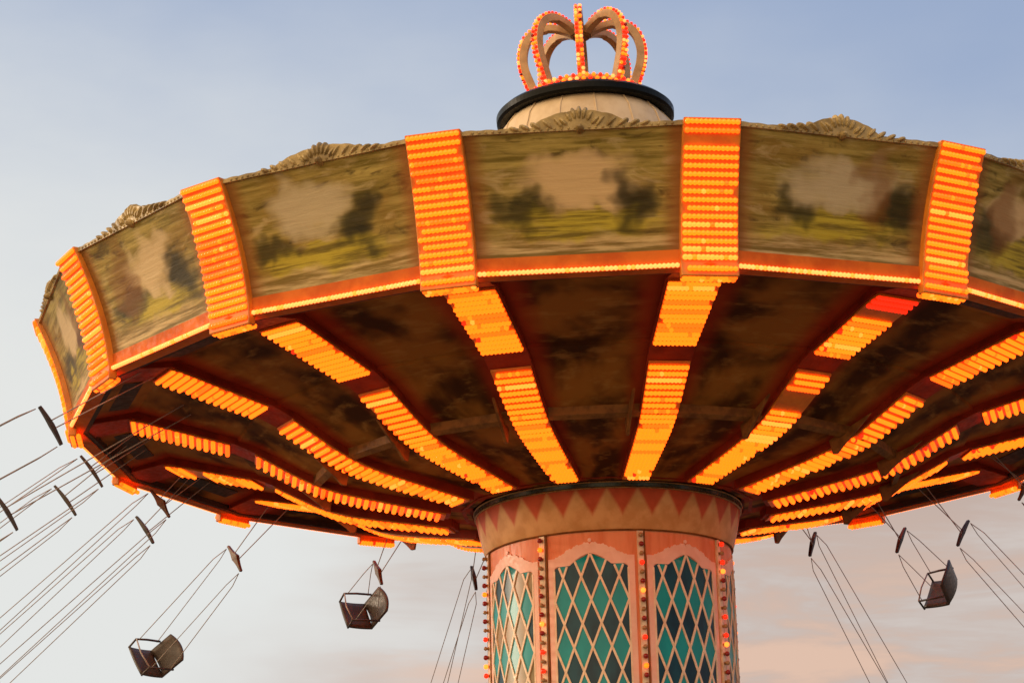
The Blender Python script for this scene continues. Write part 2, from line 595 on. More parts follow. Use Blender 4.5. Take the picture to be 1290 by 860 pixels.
def arch_top(s, hw, base, rise):
    """ogee-like top: shoulders, then an S-curve up to a point"""
    x = min(1.0, abs(s) / hw)
    if x > 0.56:
        return base - 0.030 * max(0.0, (x - 0.90) / 0.10) ** 2
    y = 1 - x / 0.56
    return base + rise * y + 0.022 * math.sin(pi * y)


def clip_poly(poly, fn):
    """clip polygon by keeping fn(p) >= 0 (linear interpolation)"""
    out = []
    for a, b in zip(poly, poly[1:] + poly[:1]):
        fa, fb = fn(a), fn(b)
        if fa >= 0:
            out.append(a)
        if (fa >= 0) != (fb >= 0):
            k = fa / (fa - fb)
            out.append((a[0] + k * (b[0] - a[0]), a[1] + k * (b[1] - a[1])))
    return out


def subdiv(poly, step=0.05):
    out = []
    for a, b in zip(poly, poly[1:] + poly[:1]):
        n = max(1, int(math.hypot(b[0] - a[0], b[1] - a[1]) / step))
        out += [(a[0] + (b[0] - a[0]) * k / n, a[1] + (b[1] - a[1]) * k / n) for k in range(n)]
    return out


def inside(p):
    return p[0] >= -HWD and p[0] <= HWD and p[1] >= GB and p[1] <= arch_top(p[0], HWD, GT, 0.135)


DX, DZ = 0.1085, 0.272
strips_phi = [R_(a) for a in (14, 59, 104, 149, 194, 239, 284, 329)]
BAY = [p_ - R_(22.5) for p_ in strips_phi]
top_at = lambda s: arch_top(s, HWD, GT, 0.135)

for bi, ph in enumerate(BAY):
    # pale surround with ragged rococo crest
    fr = MB()
    HF = HWD + 0.075
    ns = 64
    rnd = random.Random(40 + bi)
    outer_top = []
    for k in range(ns + 1):
        s_ = -HF + 2 * HF * k / ns
        x = abs(s_) / HF
        z_ = GT + 0.100 + 0.145 * max(0, 1 - (x / 0.74) ** 1.7) ** 0.9
        z_ += (0.020 * abs(math.sin(x * 15)) + 0.007 * math.sin(k * 2.3)) * (x < 0.86)
        outer_top.append(z_)
    for k in range(ns):
        s0, s1 = -HF + 2 * HF * k / ns, -HF + 2 * HF * (k + 1) / ns
        def inner(s_):
            return top_at(s_) if abs(s_) <= HWD else GB
        lo0, lo1 = inner(s0), inner(s1)
        if abs(s0) > HWD - 1e-6 or abs(s1) > HWD - 1e-6:
            lo0 = lo1 = GB - 0.06
        fr.prism([cyl(ph, s0, lo0, RT - 0.01), cyl(ph, s1, lo1, RT - 0.01), cyl(ph, s1, outer_top[k + 1], RT - 0.01), cyl(ph, s0, outer_top[k], RT - 0.01)],
                 [cyl(ph, s0, lo0, RT + 0.014), cyl(ph, s1, lo1, RT + 0.014), cyl(ph, s1, outer_top[k + 1], RT + 0.014), cyl(ph, s0, outer_top[k], RT + 0.014)])
    # small knob on top of the crest
    zt = max(outer_top) + 0.022
    fr.prism([cyl(ph, 0.022 * math.cos(2 * pi * k / 10), zt + 0.022 * math.sin(2 * pi * k / 10), RT - 0.01) for k in range(10)],
             [cyl(ph, 0.022 * math.cos(2 * pi * k / 10), zt + 0.022 * math.sin(2 * pi * k / 10), RT + 0.016) for k in range(10)])
    win = fr.build('window', PINK, tower)
    # panes: rows of tall diamonds, deep and bright teal by turns
    pn = MB()
    row = 0
    z_ = GT + 0.135
    while z_ > GB - DZ:
        for ci in range(-6, 7):
            s_ = ci * 2 * DX + (0 if row % 2 else DX)
            d = [(s_ - DX, z_), (s_, z_ - DZ), (s_ + DX, z_), (s_, z_ + DZ)]
            q = clip_poly(d, lambda p: p[0] + HWD)
            q = clip_poly(q, lambda p: HWD - p[0]) if q else q
            q = clip_poly(q, lambda p: p[1] - GB) if q else q
            q = subdiv(q, 0.03) if q else q
            q = clip_poly(q, lambda p: top_at(p[0]) - p[1]) if q else q
            if len(q) < 3:
                continue
            ids = [pn.vert(cyl(ph, x, y, RT + 0.006)) for x, y in q]
            cx = sum(x for x, y in q) / len(q)
            cy = sum(y for x, y in q) / len(q)
            cc = pn.vert(cyl(ph, cx, cy, RT + 0.006))
            mi = 1 if row % 2 else 0
            if mi and random.Random(bi * 991 + row * 31 + ci).random() < (0.40 if bi == 7 else 0.0):
                mi = 2  # deep pane takes the painted sky reflection
            for a in range(len(ids)):
                pn.face((ids[a], ids[(a + 1) % len(ids)], cc), mi)
        row += 1
        z_ -= DZ
    pn.build('panes', [TEAL, DEEP, SKYREFL], win, fix=True, smooth=True)
    # cream lattice bars
    lt = MB()
    zc = GT + 0.135
    for sgn in (1, -1):
        for k in range(-40, 41):
            # line through (k*2DX + DX, zc) with slope sgn*DZ/DX
            pts = []
            z0 = zc
            s0 = k * 2 * DX
            n = 260
            run = []
            for q in range(n + 1):
                z_ = GT + 0.15 - (GT + 0.15 - GB) * q / n
                s_ = s0 + sgn * (zc - z_) * DX / DZ
                if inside((s_, z_)):
                    run.append((s_, z_))
            if len(run) < 2:
                continue
            run = [run[0]] + run[6:-6:8] + [run[-1]]
            hw = 0.0125
            nx, nz = DZ / math.hypot(DX, DZ) * hw, -sgn * DX / math.hypot(DX, DZ) * hw * -1
            for a, b in zip(run, run[1:]):
                dxx, dzz = b[0] - a[0], b[1] - a[1]
                ln = math.hypot(dxx, dzz) or 1
                px, pz = -dzz / ln * hw, dxx / ln * hw
                o1 = 0.018 if sgn > 0 else 0.0195
                quad = [(a[0] + px, a[1] + pz), (a[0] - px, a[1] - pz), (b[0] - px, b[1] - pz), (b[0] + px, b[1] + pz)]
                lt.prism([cyl(ph, x, y, RT + 0.004) for x, y in quad], [cyl(ph, x, y, RT + o1) for x, y in quad])
    bw = 0.010
    for (sa, za, sb, zb) in ((-HWD, GB, -HWD, GT - 0.045), (HWD, GB, HWD, GT - 0.045), (-HWD, GB, HWD, GB)):
        nn_ = 24
        for q in range(nn_):
            a0 = (sa + (sb - sa) * q / nn_, za + (zb - za) * q / nn_)
            a1 = (sa + (sb - sa) * (q + 1) / nn_, za + (zb - za) * (q + 1) / nn_)
            if sa == sb:
                quad = [(a0[0] - bw, a0[1]), (a0[0] + bw, a0[1]), (a1[0] + bw, a1[1]), (a1[0] - bw, a1[1])]
            else:
                quad = [(a0[0], a0[1] - bw), (a1[0], a1[1] - bw), (a1[0], a1[1] + bw), (a0[0], a0[1] + bw)]
            lt.prism([cyl(ph, x, y, RT + 0.004) for x, y in quad], [cyl(ph, x, y, RT + 0.0172) for x, y in quad])
    lt.build('lattice', CREAM, win)

tb = []
pat = ['c', 'r', 'c', 'R', 'c', 'r', 'A', 'r']
TM = [LAMP_RED, LAMP_AMBER, BULB_RED, BULB_CLEAR, LAMP_HOT]
for si, ph in enumerate(strips_phi):
    st = MB()
    nz = 60
    st.prism([cyl(ph, -0.036, -5.6, RT - 0.01), cyl(ph, 0.036, -5.6, RT - 0.01), cyl(ph, 0.036, -1.545, RT - 0.01), cyl(ph, -0.036, -1.545, RT - 0.01)],
             [cyl(ph, -0.036, -5.6, RT + 0.030), cyl(ph, 0.036, -5.6, RT + 0.030), cyl(ph, 0.036, -1.545, RT + 0.030), cyl(ph, -0.036, -1.545, RT + 0.030)])
    sto = st.build('bulb_strip', BOARD, tower, bevel=0.004)
    eg = MB()
    eg.tube([cyl(ph, 0.050, -5.6, RT + 0.012), cyl(ph, 0.050, -1.545, RT + 0.012)], 0.011, 8)
    eg.build('edge_rod', BROWN, sto)
    rnd = random.Random(70 + si)
    for q in range(27):
        z_ = -1.60 - q * 0.108
        rp = rnd.random()
        c = pat[(q + si * 3) % 8]
        if c == 'r':
            mi = 0 if rp < 0.07 else 2
        elif c == 'R':
            mi = 0 if rp < 0.42 else 2
        elif c == 'A':
            mi = 1 if rp < 0.5 else 4
        else:
            mi = 3
        r_ = 0.031 if mi != 3 else 0.027
        # socket
        nrm = (math.sin(ph), -math.cos(ph), 0)
        tb.append((cyl(ph, 0, z_, RT + 0.068), r_, mi, sto, nrm))
        tb.append((cyl(ph, 0, z_, RT + 0.040), 0.020, 3, sto, nrm)) if False else None
    sk = MB()
    for q in range(27):
        z_ = -1.60 - q * 0.108
        sk.tube([cyl(ph, 0, z_, RT + 0.026), cyl(ph, 0, z_, RT + 0.056)], [0.021, 0.015], 8)
    sk.build('lamp_sockets', BRASS, sto)['kind'] = 'stuff'
place_bulbs(tower, tb, TM, 0)

# ------------------------------------------------------------------ rotating canopy
NS = 16
TH0 = R_(-103.0016)
canopy = empty('carousel_canopy', (0, 0, ZR), 'sixteen sided swing ride canopy with painted fascia panels and amber bulb ribs underneath', 'ride canopy')
FH = 1.302


def fas(v):
    """radius of the concave fascia at height fraction v"""
    return 6.5 + 0.445 * (0.45 * v + 0.55 * v * v)


def pol(r, a, z):
    return Vector((r * math.cos(a), r * math.sin(a), z))


def sector_pt(k, u, r, z):
    """point on the straight edge of sector k (u 0..1) whose corners lie at radius r"""
    return pol(r, TH0 + k * 2 * pi / NS, z).lerp(pol(r, TH0 + (k + 1) * 2 * pi / NS, z), u)


CEIL = [(6.42, 0.02), (5.76, 0.16), (4.56, -0.155), (4.545, -0.19), (4.30, -0.265), (3.78, -0.545), (3.55, -0.645), (3.30, -0.715), (2.95, -0.785), (1.70, -0.985)]
bulbs = []
rndb = random.Random(11)


def bulb_kind(x=None):
    x = rndb.random() if x is None else x
    return 0 if x < 0.74 else 1 if x < 0.93 else 2 if x < 0.992 else 3


for k in range(NS):
    # --- fascia panel, a solid board with a painted front
    g = MB()
    nu, nv = 14, 10
    u0, u1 = 0.105, 0.895
    f1 = lambda i, j: (sector_pt(k, u0 + (u1 - u0) * i / nu, fas(j / nv), FH * (0.012 + 0.965 * j / nv)), (i / nu, j / nv))
    g.grid(f1, nu, nv)
    b0 = len(g.v) - (nu + 1) * (nv + 1)
    f2 = lambda i, j: (sector_pt(k, u0 + (u1 - u0) * i / nu, fas(j / nv) - 0.06, FH * (0.012 + 0.965 * j / nv)), (i / nu, 0.1))
    g.grid(f2, nu, nv, 1, flip=True)
    b1 = len(g.v) - (nu + 1) * (nv + 1)
    idx = lambda b, i, j: b + j * (nu + 1) + i
    for i in range(nu):
        for j in (0, nv):
            g.face((idx(b0, i, j), idx(b0, i + 1, j), idx(b1, i + 1, j), idx(b1, i, j)), 1)
    for j in range(nv):
        for i in (0, nu):
            g.face((idx(b0, i, j), idx(b0, i, j + 1), idx(b1, i, j + 1), idx(b1, i, j)), 1)
    pm = painted_panel_mat(k)
    pan = g.build('painted_panel', [pm, BROWN], canopy, smooth=False)
    # --- carved crest along the top edge with a hump in the middle
    rc = random.Random(500 + k)
    g = MB()
    nseg = 44
    hump = rc.uniform(0.15, 0.22)
    mid = 0.5 + rc.uniform(-0.03, 0.03)
    wd = rc.uniform(0.13, 0.20)
    tops = []
    for i in range(nseg + 1):
        uu = u0 + (u1 - u0) * i / nseg
        d = abs(uu - mid) / wd
        h = 0.010 + 0.72 * hump * (max(0.0, 1 - d * d) ** 0.75) + 0.010 * abs(math.sin(i * 0.9 + k))
        tops.append((uu, h))
    for (ua, ha), (ub, hb) in zip(tops, tops[1:]):
        zb = FH * 0.965
        g.prism([sector_pt(k, ua, fas(1) - 0.07, zb), sector_pt(k, ub, fas(1) - 0.07, zb), sector_pt(k, ub, fas(1) - 0.045 + 0.1 * hb, zb + hb + 0.03), sector_pt(k, ua, fas(1) - 0.045 + 0.1 * ha, zb + ha + 0.03)],
                [sector_pt(k, ua, fas(1) + 0.02, zb), sector_pt(k, ub, fas(1) + 0.02, zb), sector_pt(k, ub, fas(1) + 0.02 + 0.15 * hb, zb + hb + 0.03), sector_pt(k, ua, fas(1) + 0.02 + 0.15 * ha, zb + ha + 0.03)])
    def lobe(uu, z0, sx, sz, ang, dep):
        c = sector_pt(k, uu, fas(1) - 0.01, FH * 0.965 + z0)
        e0 = (sector_pt(k, 1, 1, 0) - sector_pt(k, 0, 1, 0)).normalized()
        eo = sector_pt(k, 0.5, 1, 0).normalized()
        ca, sa = math.cos(ang), math.sin(ang)
        base_ = len(g.v)
        NA, NB = 10, 6
        for b_ in range(NB + 1):
            t2 = pi * b_ / NB
            for a_ in range(NA):
                p2 = 2 * pi * a_ / NA
                lx, lz, ly_ = sx * math.sin(t2) * math.cos(p2), sz * math.cos(t2), dep * math.sin(t2) * math.sin(p2)
                g.v.append(tuple(c + e0 * (lx * ca - lz * sa) + Vector((0, 0, lx * sa + lz * ca)) + eo * ly_))
        for b_ in range(NB):
            for a_ in range(NA):
                g.face((base_ + b_ * NA + a_, base_ + b_ * NA + (a_ + 1) % NA, base_ + (b_ + 1) * NA + (a_ + 1) % NA, base_ + (b_ + 1) * NA + a_))
    # a bead boss under the shell, then a running egg moulding out to the pillars
    lobe(mid, 0.015, 0.045, 0.045, 0, 0.10)
    for q in range(30):
        lobe(0.13 + 0.74 * (q + 0.5) / 30, 0.018, 0.024, 0.020, 0, 0.045)
    # scallop shell with acanthus leaves falling away on both sides
    for q in range(-3, 4):
        lobe(mid + q * 0.019, 0.02 + hump * (0.74 - 0.045 * q * q), 0.030, 0.085 - 0.006 * abs(q), -q * 0.26, 0.075)
    for sd_ in (-1, 1):
        for q in range(5):
            lobe(mid + sd_ * (0.075 + 0.040 * q), 0.082 - 0.011 * q, 0.027, 0.088 - 0.007 * q, -sd_ * (0.70 + 0.12 * q), 0.070)
    cr = worn('crest_gilding', (0.44, 0.325, 0.125), (0.20, 0.135, 0.042), 0.5, 4.5, bump=0.2) if k == 0 else cr
    g.build('crest', cr, pan, smooth=False)

    # --- rim trim and lip under this side
    # (a band below the panel and a thin lip, all sides are one ring)

    # --- ceiling between the ribs
    g = MB()
    nu2 = 8
    vtot = CEIL[0][0] - CEIL[-1][0]
    g.grid(lambda i, j: (sector_pt(k, i / nu2, CEIL[j][0], CEIL[j][1]), (i / nu2, (CEIL[0][0] - CEIL[j][0]) / vtot)), nu2, len(CEIL) - 1)
    b0 = 0
    g.grid(lambda i, j: (sector_pt(k, i / nu2, CEIL[j][0], CEIL[j][1] + 0.03), (i / nu2, (CEIL[0][0] - CEIL[j][0]) / vtot)), nu2, len(CEIL) - 1, 1, flip=True)
    g.build('ceiling_panel', [ceiling_mat(k), DARKIN], canopy, fix=False)

# pillars, ribs and their bulbs at the corners
RIBP = [(6.36, -0.03), (5.76, 0.075), (4.545, -0.225), (4.30, -0.33), (3.78, -0.610), (3.55, -0.712), (3.30, -0.790), (2.95, -0.864), (1.94, -1.050)]


def rib_z(r):
    for (ra, za), (rb, zb) in zip(RIBP, RIBP[1:]):
        if rb <= r <= ra:
            return za + (zb - za) * (ra - r) / (ra - rb)
    return RIBP[-1][1]


for k in range(NS):
    a = TH0 + k * 2 * pi / NS
    er = Vector((math.cos(a), math.sin(a), 0))
    et = Vector((-math.sin(a), math.cos(a), 0))
    # pillar: a shallow box that follows the fascia curve, wrapped round the corner
    g = MB()
    hw = 0.285
    zs = [-0.11, 0.0, 0.2, 0.4, 0.6, 0.8, 0.95, 1.01]
    lo, hi_ = [], []
    for v in zs:
        r_ = fas(max(0, v)) + 0.016
        z_ = FH * v
        ring_ = [er * (r_ - 0.10) + et * -hw + Vector((0, 0, z_)), er * r_ + et * -hw + Vector((0, 0, z_)),
                 er * r_ + et * hw + Vector((0, 0, z_)), er * (r_ - 0.10) + et * hw + Vector((0, 0, z_))]
        lo.append([g.vert(x) for x in ring_])
    for A, B in zip(lo, lo[1:]):
        for i in range(4):
            g.face((A[i], A[(i + 1) % 4], B[(i + 1) % 4], B[i]))
    g.face(lo[0][::-1])
    g.face(lo[-1])
    pil = g.build('light_pillar', PILLAR, canopy, bevel=0.012)
    # bulbs on the pillar: rows of round cap lamps
    rows = 16
    missing = rndb.random() < 0.35
    for q in range(-1, rows + 1):
        v = 0.03 + q * 0.0592 if q >= 0 else -0.055
        if missing and q == rows - 2:
            continue
        ncol = 12
        rk = rndb.random()
        sl, sr = (1 if rndb.random() < 0.12 else 0), (1 if rndb.random() < 0.12 else 0)
        for c in range(sl, ncol - sr):
            tt = (c - (ncol - 1) / 2) * 0.0445
            r_ = fas(max(0, min(1.06, v))) + 0.032
            pt = er * r_ + et * tt + Vector((0, 0, FH * v))
            slope = 0.12 + 0.3 * max(0, v)
            nn = (er * 1.0 - Vector((0, 0, slope))).normalized()
            kind = bulb_kind(rk if rndb.random() < 0.90 else None)
            if kind == 3:
                kind = 1
            bulbs.append((tuple(pt), 0.0300, kind, pil, tuple(nn)))
    # lamps under the pillar foot
    for q in range(2):
        for c in range(12):
            tt = (c - 5.5) * 0.0445
            pt = er * (6.5 - 0.03 - q * 0.075) + et * tt + Vector((0, 0, -0.135 * FH / 1.3))
            bulbs.append((tuple(pt), 0.0315, bulb_kind(), pil, (0, 0, -1)))
    # rib: board below the ceiling carrying rows of lamps, in three lengths with gaps
    g = MB()
    def wid(r):
        return 0.155 + 0.155 * (r - 1.8) / 4.5
    rs = [6.36, 5.76, 5.2, 4.56, 4.44, 4.29, 4.05, 3.78, 3.55, 3.30, 2.95, 2.4, 1.94]
    rings = []
    for r_ in rs:
        z_ = rib_z(r_)
        w_ = wid(r_)
        ring_ = [er * r_ + et * -w_ + Vector((0, 0, z_)), er * r_ + et * w_ + Vector((0, 0, z_)),
                 er * r_ + et * (w_ * 0.94) + Vector((0, 0, z_ + 0.11)), er * r_ + et * (-w_ * 0.94) + Vector((0, 0, z_ + 0.11))]
        rings.append([g.vert(x) for x in ring_])
    for A, B in zip(rings, rings[1:]):
        for i in range(4):
            g.face((A[i], A[(i + 1) % 4], B[(i + 1) % 4], B[i]))
    g.face(rings[0])
    g.face(rings[-1][::-1])
    rib = g.build('rib', RIBRED, canopy, bevel=0.008)
    # orange enamel lamp trays on the rib
    segs = [(5.80, 4.60), (4.30, 2.0)]
    for (ra, rb) in segs:
        g = MB()
        n = max(2, int((ra - rb) / 0.11))
        lo = []
        for i in range(n + 1):
            r_ = ra - (ra - rb) * i / n
            z_ = rib_z(r_) - 0.004
            w_ = wid(r_) * 0.93
            lo.append([g.vert(er * r_ + et * s_ * w_ + Vector((0, 0, z_ + dz))) for s_, dz in ((-1, 0), (-1, -0.022), (1, -0.022), (1, 0))])
        for A, B in zip(lo, lo[1:]):
            for i in range(4):
                g.face((A[i], A[(i + 1) % 4], B[(i + 1) % 4], B[i]))
        g.face(lo[0])
        g.face(lo[-1][::-1])
        g.build('lamp_tray', PILLAR, rib)
        r_ = ra - 0.045
        bad = rndb.random()
        while r_ > rb + 0.02:
            z_ = rib_z(r_) - 0.040
            w_ = wid(r_) * 0.93 - 0.03
            nc = max(4, int(round(2 * w_ / 0.0435)) + 1)
            rk = rndb.random()
            off = (k in (2, 9) and (5.36 < r_ < 5.56 or 3.80 < r_ < 4.00)) or (k == 12 and 5.28 < r_ < 5.52)
            allred = k in (2, 5) and ra > 5 and r_ > 5.50
            sl, sr = (1 if rndb.random() < 0.12 else 0), (1 if rndb.random() < 0.12 else 0)
            if not off:
                for c in range(sl, nc - sr):
                    tt = -w_ + 2 * w_ * c / (nc - 1)
                    kind = bulb_kind(min(rk, 0.985) if rndb.random() < 0.88 else None)
                    if allred or (kind != 3 and c < 2 and rndb.random() < 0.035):
                        kind = 3
                    bulbs.append((tuple(er * r_ + et * tt + Vector((0, 0, z_))), 0.031, kind, rib, (0, 0, -1)))
            r_ -= 0.0865

# rim: orange band under the panels with a lip carrying a closely set string of small lamps
def ring16(name, prof_, matl, parent):
    gg = MB()
    n = len(prof_)
    rows_ = []
    for (r_, z_) in prof_:
        rows_.append([gg.vert(pol(r_, TH0 + i * 2 * pi / NS, z_)) for i in range(NS)])
    for j in range(n):
        A, B = rows_[j], rows_[(j + 1) % n]
        for i in range(NS):
            gg.face((A[i], A[(i + 1) % NS], B[(i + 1) % NS], B[i]))
    return gg.build(name, matl, parent)


rimo = ring16('rim_trim', [(6.36, -0.045), (6.515, -0.045), (6.530, -0.020), (6.518, 0.0), (6.535, 0.135), (6.36, 0.135)], TRIM, canopy)
for k in range(NS):
    n = 60
    for i in range(n):
        u = (i + 0.5) / n
        if u < 0.115 or u > 0.885:
            continue
        p_ = sector_pt(k, u, 6.535, -0.022)
        nn = sector_pt(k, 0.5, 1, 0).normalized()
        kind = 4 if rndb.random() < 0.8 else 2
        bulbs.append((tuple(p_), 0.0275, kind, rimo, tuple(nn)))
ring16('inner_fascia', [(6.30, -0.03), (6.36, -0.03), (6.36, 0.16), (6.30, 0.16)], DARKIN, canopy)
# ring beams where the ceiling steps
ring16('kink_beam', [(3.56, -0.735), (3.64, -0.70), (3.64, -0.58), (3.56, -0.60)], BROWN, canopy)
ring16('inner_collar', [(1.66, -0.955), (1.80, -0.985), (1.80, -0.86), (1.66, -0.86)], RIBRED, canopy)
# roof skin above and the closing drum behind it
g = MB()
RP = [(6.85, 1.24), (5.0, 1.75), (3.0, 2.45), (1.15, 3.15)]
g.grid(lambda i, j: (pol(RP[j][0], TH0 + i * 2 * pi / NS, RP[j][1]), (0, 0)), NS, 3, 0, True)
g.build('roof', ROOF, canopy)
# gussets beside the ribs at the kink, black boards painting the recess shade near the rim, thin tie rods
for k in range(NS):
    a = TH0 + k * 2 * pi / NS
    er = Vector((math.cos(a), math.sin(a), 0))
    et = Vector((-math.sin(a), math.cos(a), 0))
    g = MB()
    lo, hi_ = [], []
    shape = [(3.90, -0.52), (3.34, -0.74), (3.38, -0.91), (3.44, -0.91), (3.52, -0.83), (3.70, -0.69)]
    for s_, arr in ((-0.30, lo), (-0.335, hi_)):
        for r_, z_ in shape:
            arr.append(er * r_ + et * s_ + Vector((0, 0, z_)))
    g.prism(lo, hi_)
    g.build('gusset', BROWN, canopy, bevel=0.006)
    am = a + pi / NS
    g = MB()
    em = Vector((math.cos(am), math.sin(am), 0))
    tm = Vector((-math.sin(am), math.cos(am), 0))
    q0 = [em * 6.17 + tm * -0.62 + Vector((0, 0, 0.055)), em * 6.17 + tm * 0.62 + Vector((0, 0, 0.055)), em * 5.80 + tm * 0.58 + Vector((0, 0, 0.115)), em * 5.80 + tm * -0.58 + Vector((0, 0, 0.115))]
    g.prism(q0, [x + Vector((0, 0, 0.03)) for x in q0])
    g.build('recess_shade_board', DARKIN, canopy)  # dark board standing for the shade inside the rim recess
place_bulbs(canopy, bulbs, LAMPS, ZR)

# ------------------------------------------------------------------ dome cap and crown on the roof
TILT = Matrix.Rotation(R_(-1.25), 4, 'Y')
DX0 = -0.075
dome = empty('dome_cap', (DX0, 0, ZR + 3.0), 'pale beige dome on the canopy roof with a wide black brim', 'dome')
dome.rotation_euler = (0, R_(-1.25), 0)
dz = lambda z: z - 3.0
g = MB()
DP = [(1.30, 3.05), (1.25, 3.45), (1.20, 3.75), (1.12, 3.98), (0.99, 4.15), (0.86, 4.24)]
g.grid(lambda i, j: (pol(DP[j][0], 2 * pi * i / 72, dz(DP[j][1])), (0, 0)), 72, len(DP) - 1, 0, True)
g.build('dome_shell', DOME, dome, smooth=True)
ring('brim', [(0.30, dz(4.16)), (1.11, dz(4.14)), (1.145, dz(4.165)), (1.15, dz(4.24)), (1.10, dz(4.285)), (0.72, dz(4.36)), (0.30, dz(4.37))], BLACK, dome, smooth=False)
for i in range(16):
    a = 2 * pi * (i + 0.3) / 16
    g = MB()
    g.tube([pol(r_ + 0.006, a, dz(z_)) for r_, z_ in DP], 0.010, 6)
    g.build('seam', DOME, dome)

crown = empty('crown', (DX0 - 0.025, 0, ZR + 4.45), 'open gold crown of eight arches studded with red and amber bulbs on the black brim', 'crown ornament')
crown.rotation_euler = (0, R_(-1.25), 0)
CR = [(0.640, 0.02), (0.690, 0.15), (0.745, 0.31), (0.795, 0.47), (0.818, 0.64), (0.805, 0.81), (0.750, 0.97), (0.650, 1.085), (0.520, 1.150), (0.385, 1.155), (0.255, 1.125), (0.150, 1.080), (0.085, 1.040)]


def catmull(pts, n):
    P = [Vector((x, y, 0)) for x, y in pts]
    P = [2 * P[0] - P[1]] + P + [2 * P[-1] - P[-2]]
    out = []
    for i in range(1, len(P) - 2):
        for q in range(n):
            t_ = q / n
            a, b, c, d = P[i - 1:i + 3]
            out.append(0.5 * ((2 * b) + (c - a) * t_ + (2 * a - 5 * b + 4 * c - d) * t_ ** 2 + (3 * b - a - 3 * c + d) * t_ ** 3))
    out.append(P[-2])
    return [(v.x, v.y) for v in out]


CR = [(r_, z_ * 0.955) for r_, z_ in CR]
path = catmull(CR, 4)
base = ring('base_ring', [(0.60, -0.09), (0.68, -0.09), (0.68, 0.0), (0.70, 0.005), (0.72, 0.035), (0.69, 0.085), (0.60, 0.085)], GOLDBAND, crown)
CM = [LAMP_AMBER, LAMP_HOT, LAMP_RED, BULB_RED, LAMP_RIM]
cb = []
rndc = random.Random(5)


def crown_bulb():
    x = rndc.random()
    return 0 if x < 0.26 else 1 if x < 0.32 else 2 if x < 0.80 else 3 if x < 0.88 else 4


A0 = R_(-92)
for k in range(8):
    a = A0 + k * pi / 4
    er = Vector((math.cos(a), math.sin(a), 0))
    et = Vector((-math.sin(a), math.cos(a), 0))
    g = MB()
    rings = []
    npt = len(path)
    for i, (r_, z_) in enumerate(path):
        ra, za = path[max(0, i - 1)]
        rb, zb = path[min(npt - 1, i + 1)]
        tl = Vector((rb - ra, zb - za)).normalized()
        nr, nz_ = tl.y, -tl.x                      # outward normal of the path
        w_ = 0.050
        th = 0.105 if i < npt * 0.70 else 0.09
        pts = []
        for s_, d_ in ((-w_, 0), (w_, 0), (w_, -th), (-w_, -th)):
            pts.append(g.vert(er * (r_ + nr * d_) + et * s_ + Vector((0, 0, z_ + nz_ * d_))))
        rings.append(pts)
    for A, B in zip(rings, rings[1:]):
        for i in range(4):
            g.face((A[i], A[(i + 1) % 4], B[(i + 1) % 4], B[i]))
    g.face(rings[0])
    g.face(rings[-1][::-1])
    arch = g.build('arch', GOLDBAND, crown, bevel=0.006)
    # two strings of lamps along the outer face
    acc, last, step = 0.0, None, 0.058
    dist = 0.04
    for i in range(npt - 7):
        (ra, za), (rb, zb) = path[i], path[i + 1]
        seg = math.hypot(rb - ra, zb - za)
        while dist <= seg:
            q = dist / seg
            r_, z_ = ra + (rb - ra) * q, za + (zb - za) * q
            nr, nz_ = (zb - za) / seg, -(rb - ra) / seg
            for s_ in (-0.027, 0.027):
                pt = er * (r_ + nr * 0.014) + et * s_ + Vector((0, 0, z_ + nz_ * 0.014))
                cb.append((tuple(pt), 0.0240, crown_bulb(), arch, tuple(er * nr + Vector((0, 0, nz_)))))
            dist += step
        dist -= seg
ring('hub', [(0.0, 0.89), (0.11, 0.89), (0.13, 0.93), (0.12, 1.03), (0.0, 1.05)], BROWN, crown, seg=24)
for i in range(52):
    a = 2 * pi * i / 52
    er = Vector((math.cos(a), math.sin(a), 0))
    for q, zz in enumerate((0.018, 0.066)):
        a2 = a + q * pi / 52
        er = Vector((math.cos(a2), math.sin(a2), 0))
        cb.append((tuple(er * 0.722 + Vector((0, 0, zz))), 0.0265, crown_bulb(), base, tuple(er)))
place_bulbs(crown, cb, CM, ZR + 4.45)

# ------------------------------------------------------------------ flying swings
RADIAL = 'swings flung out from the canopy rim'


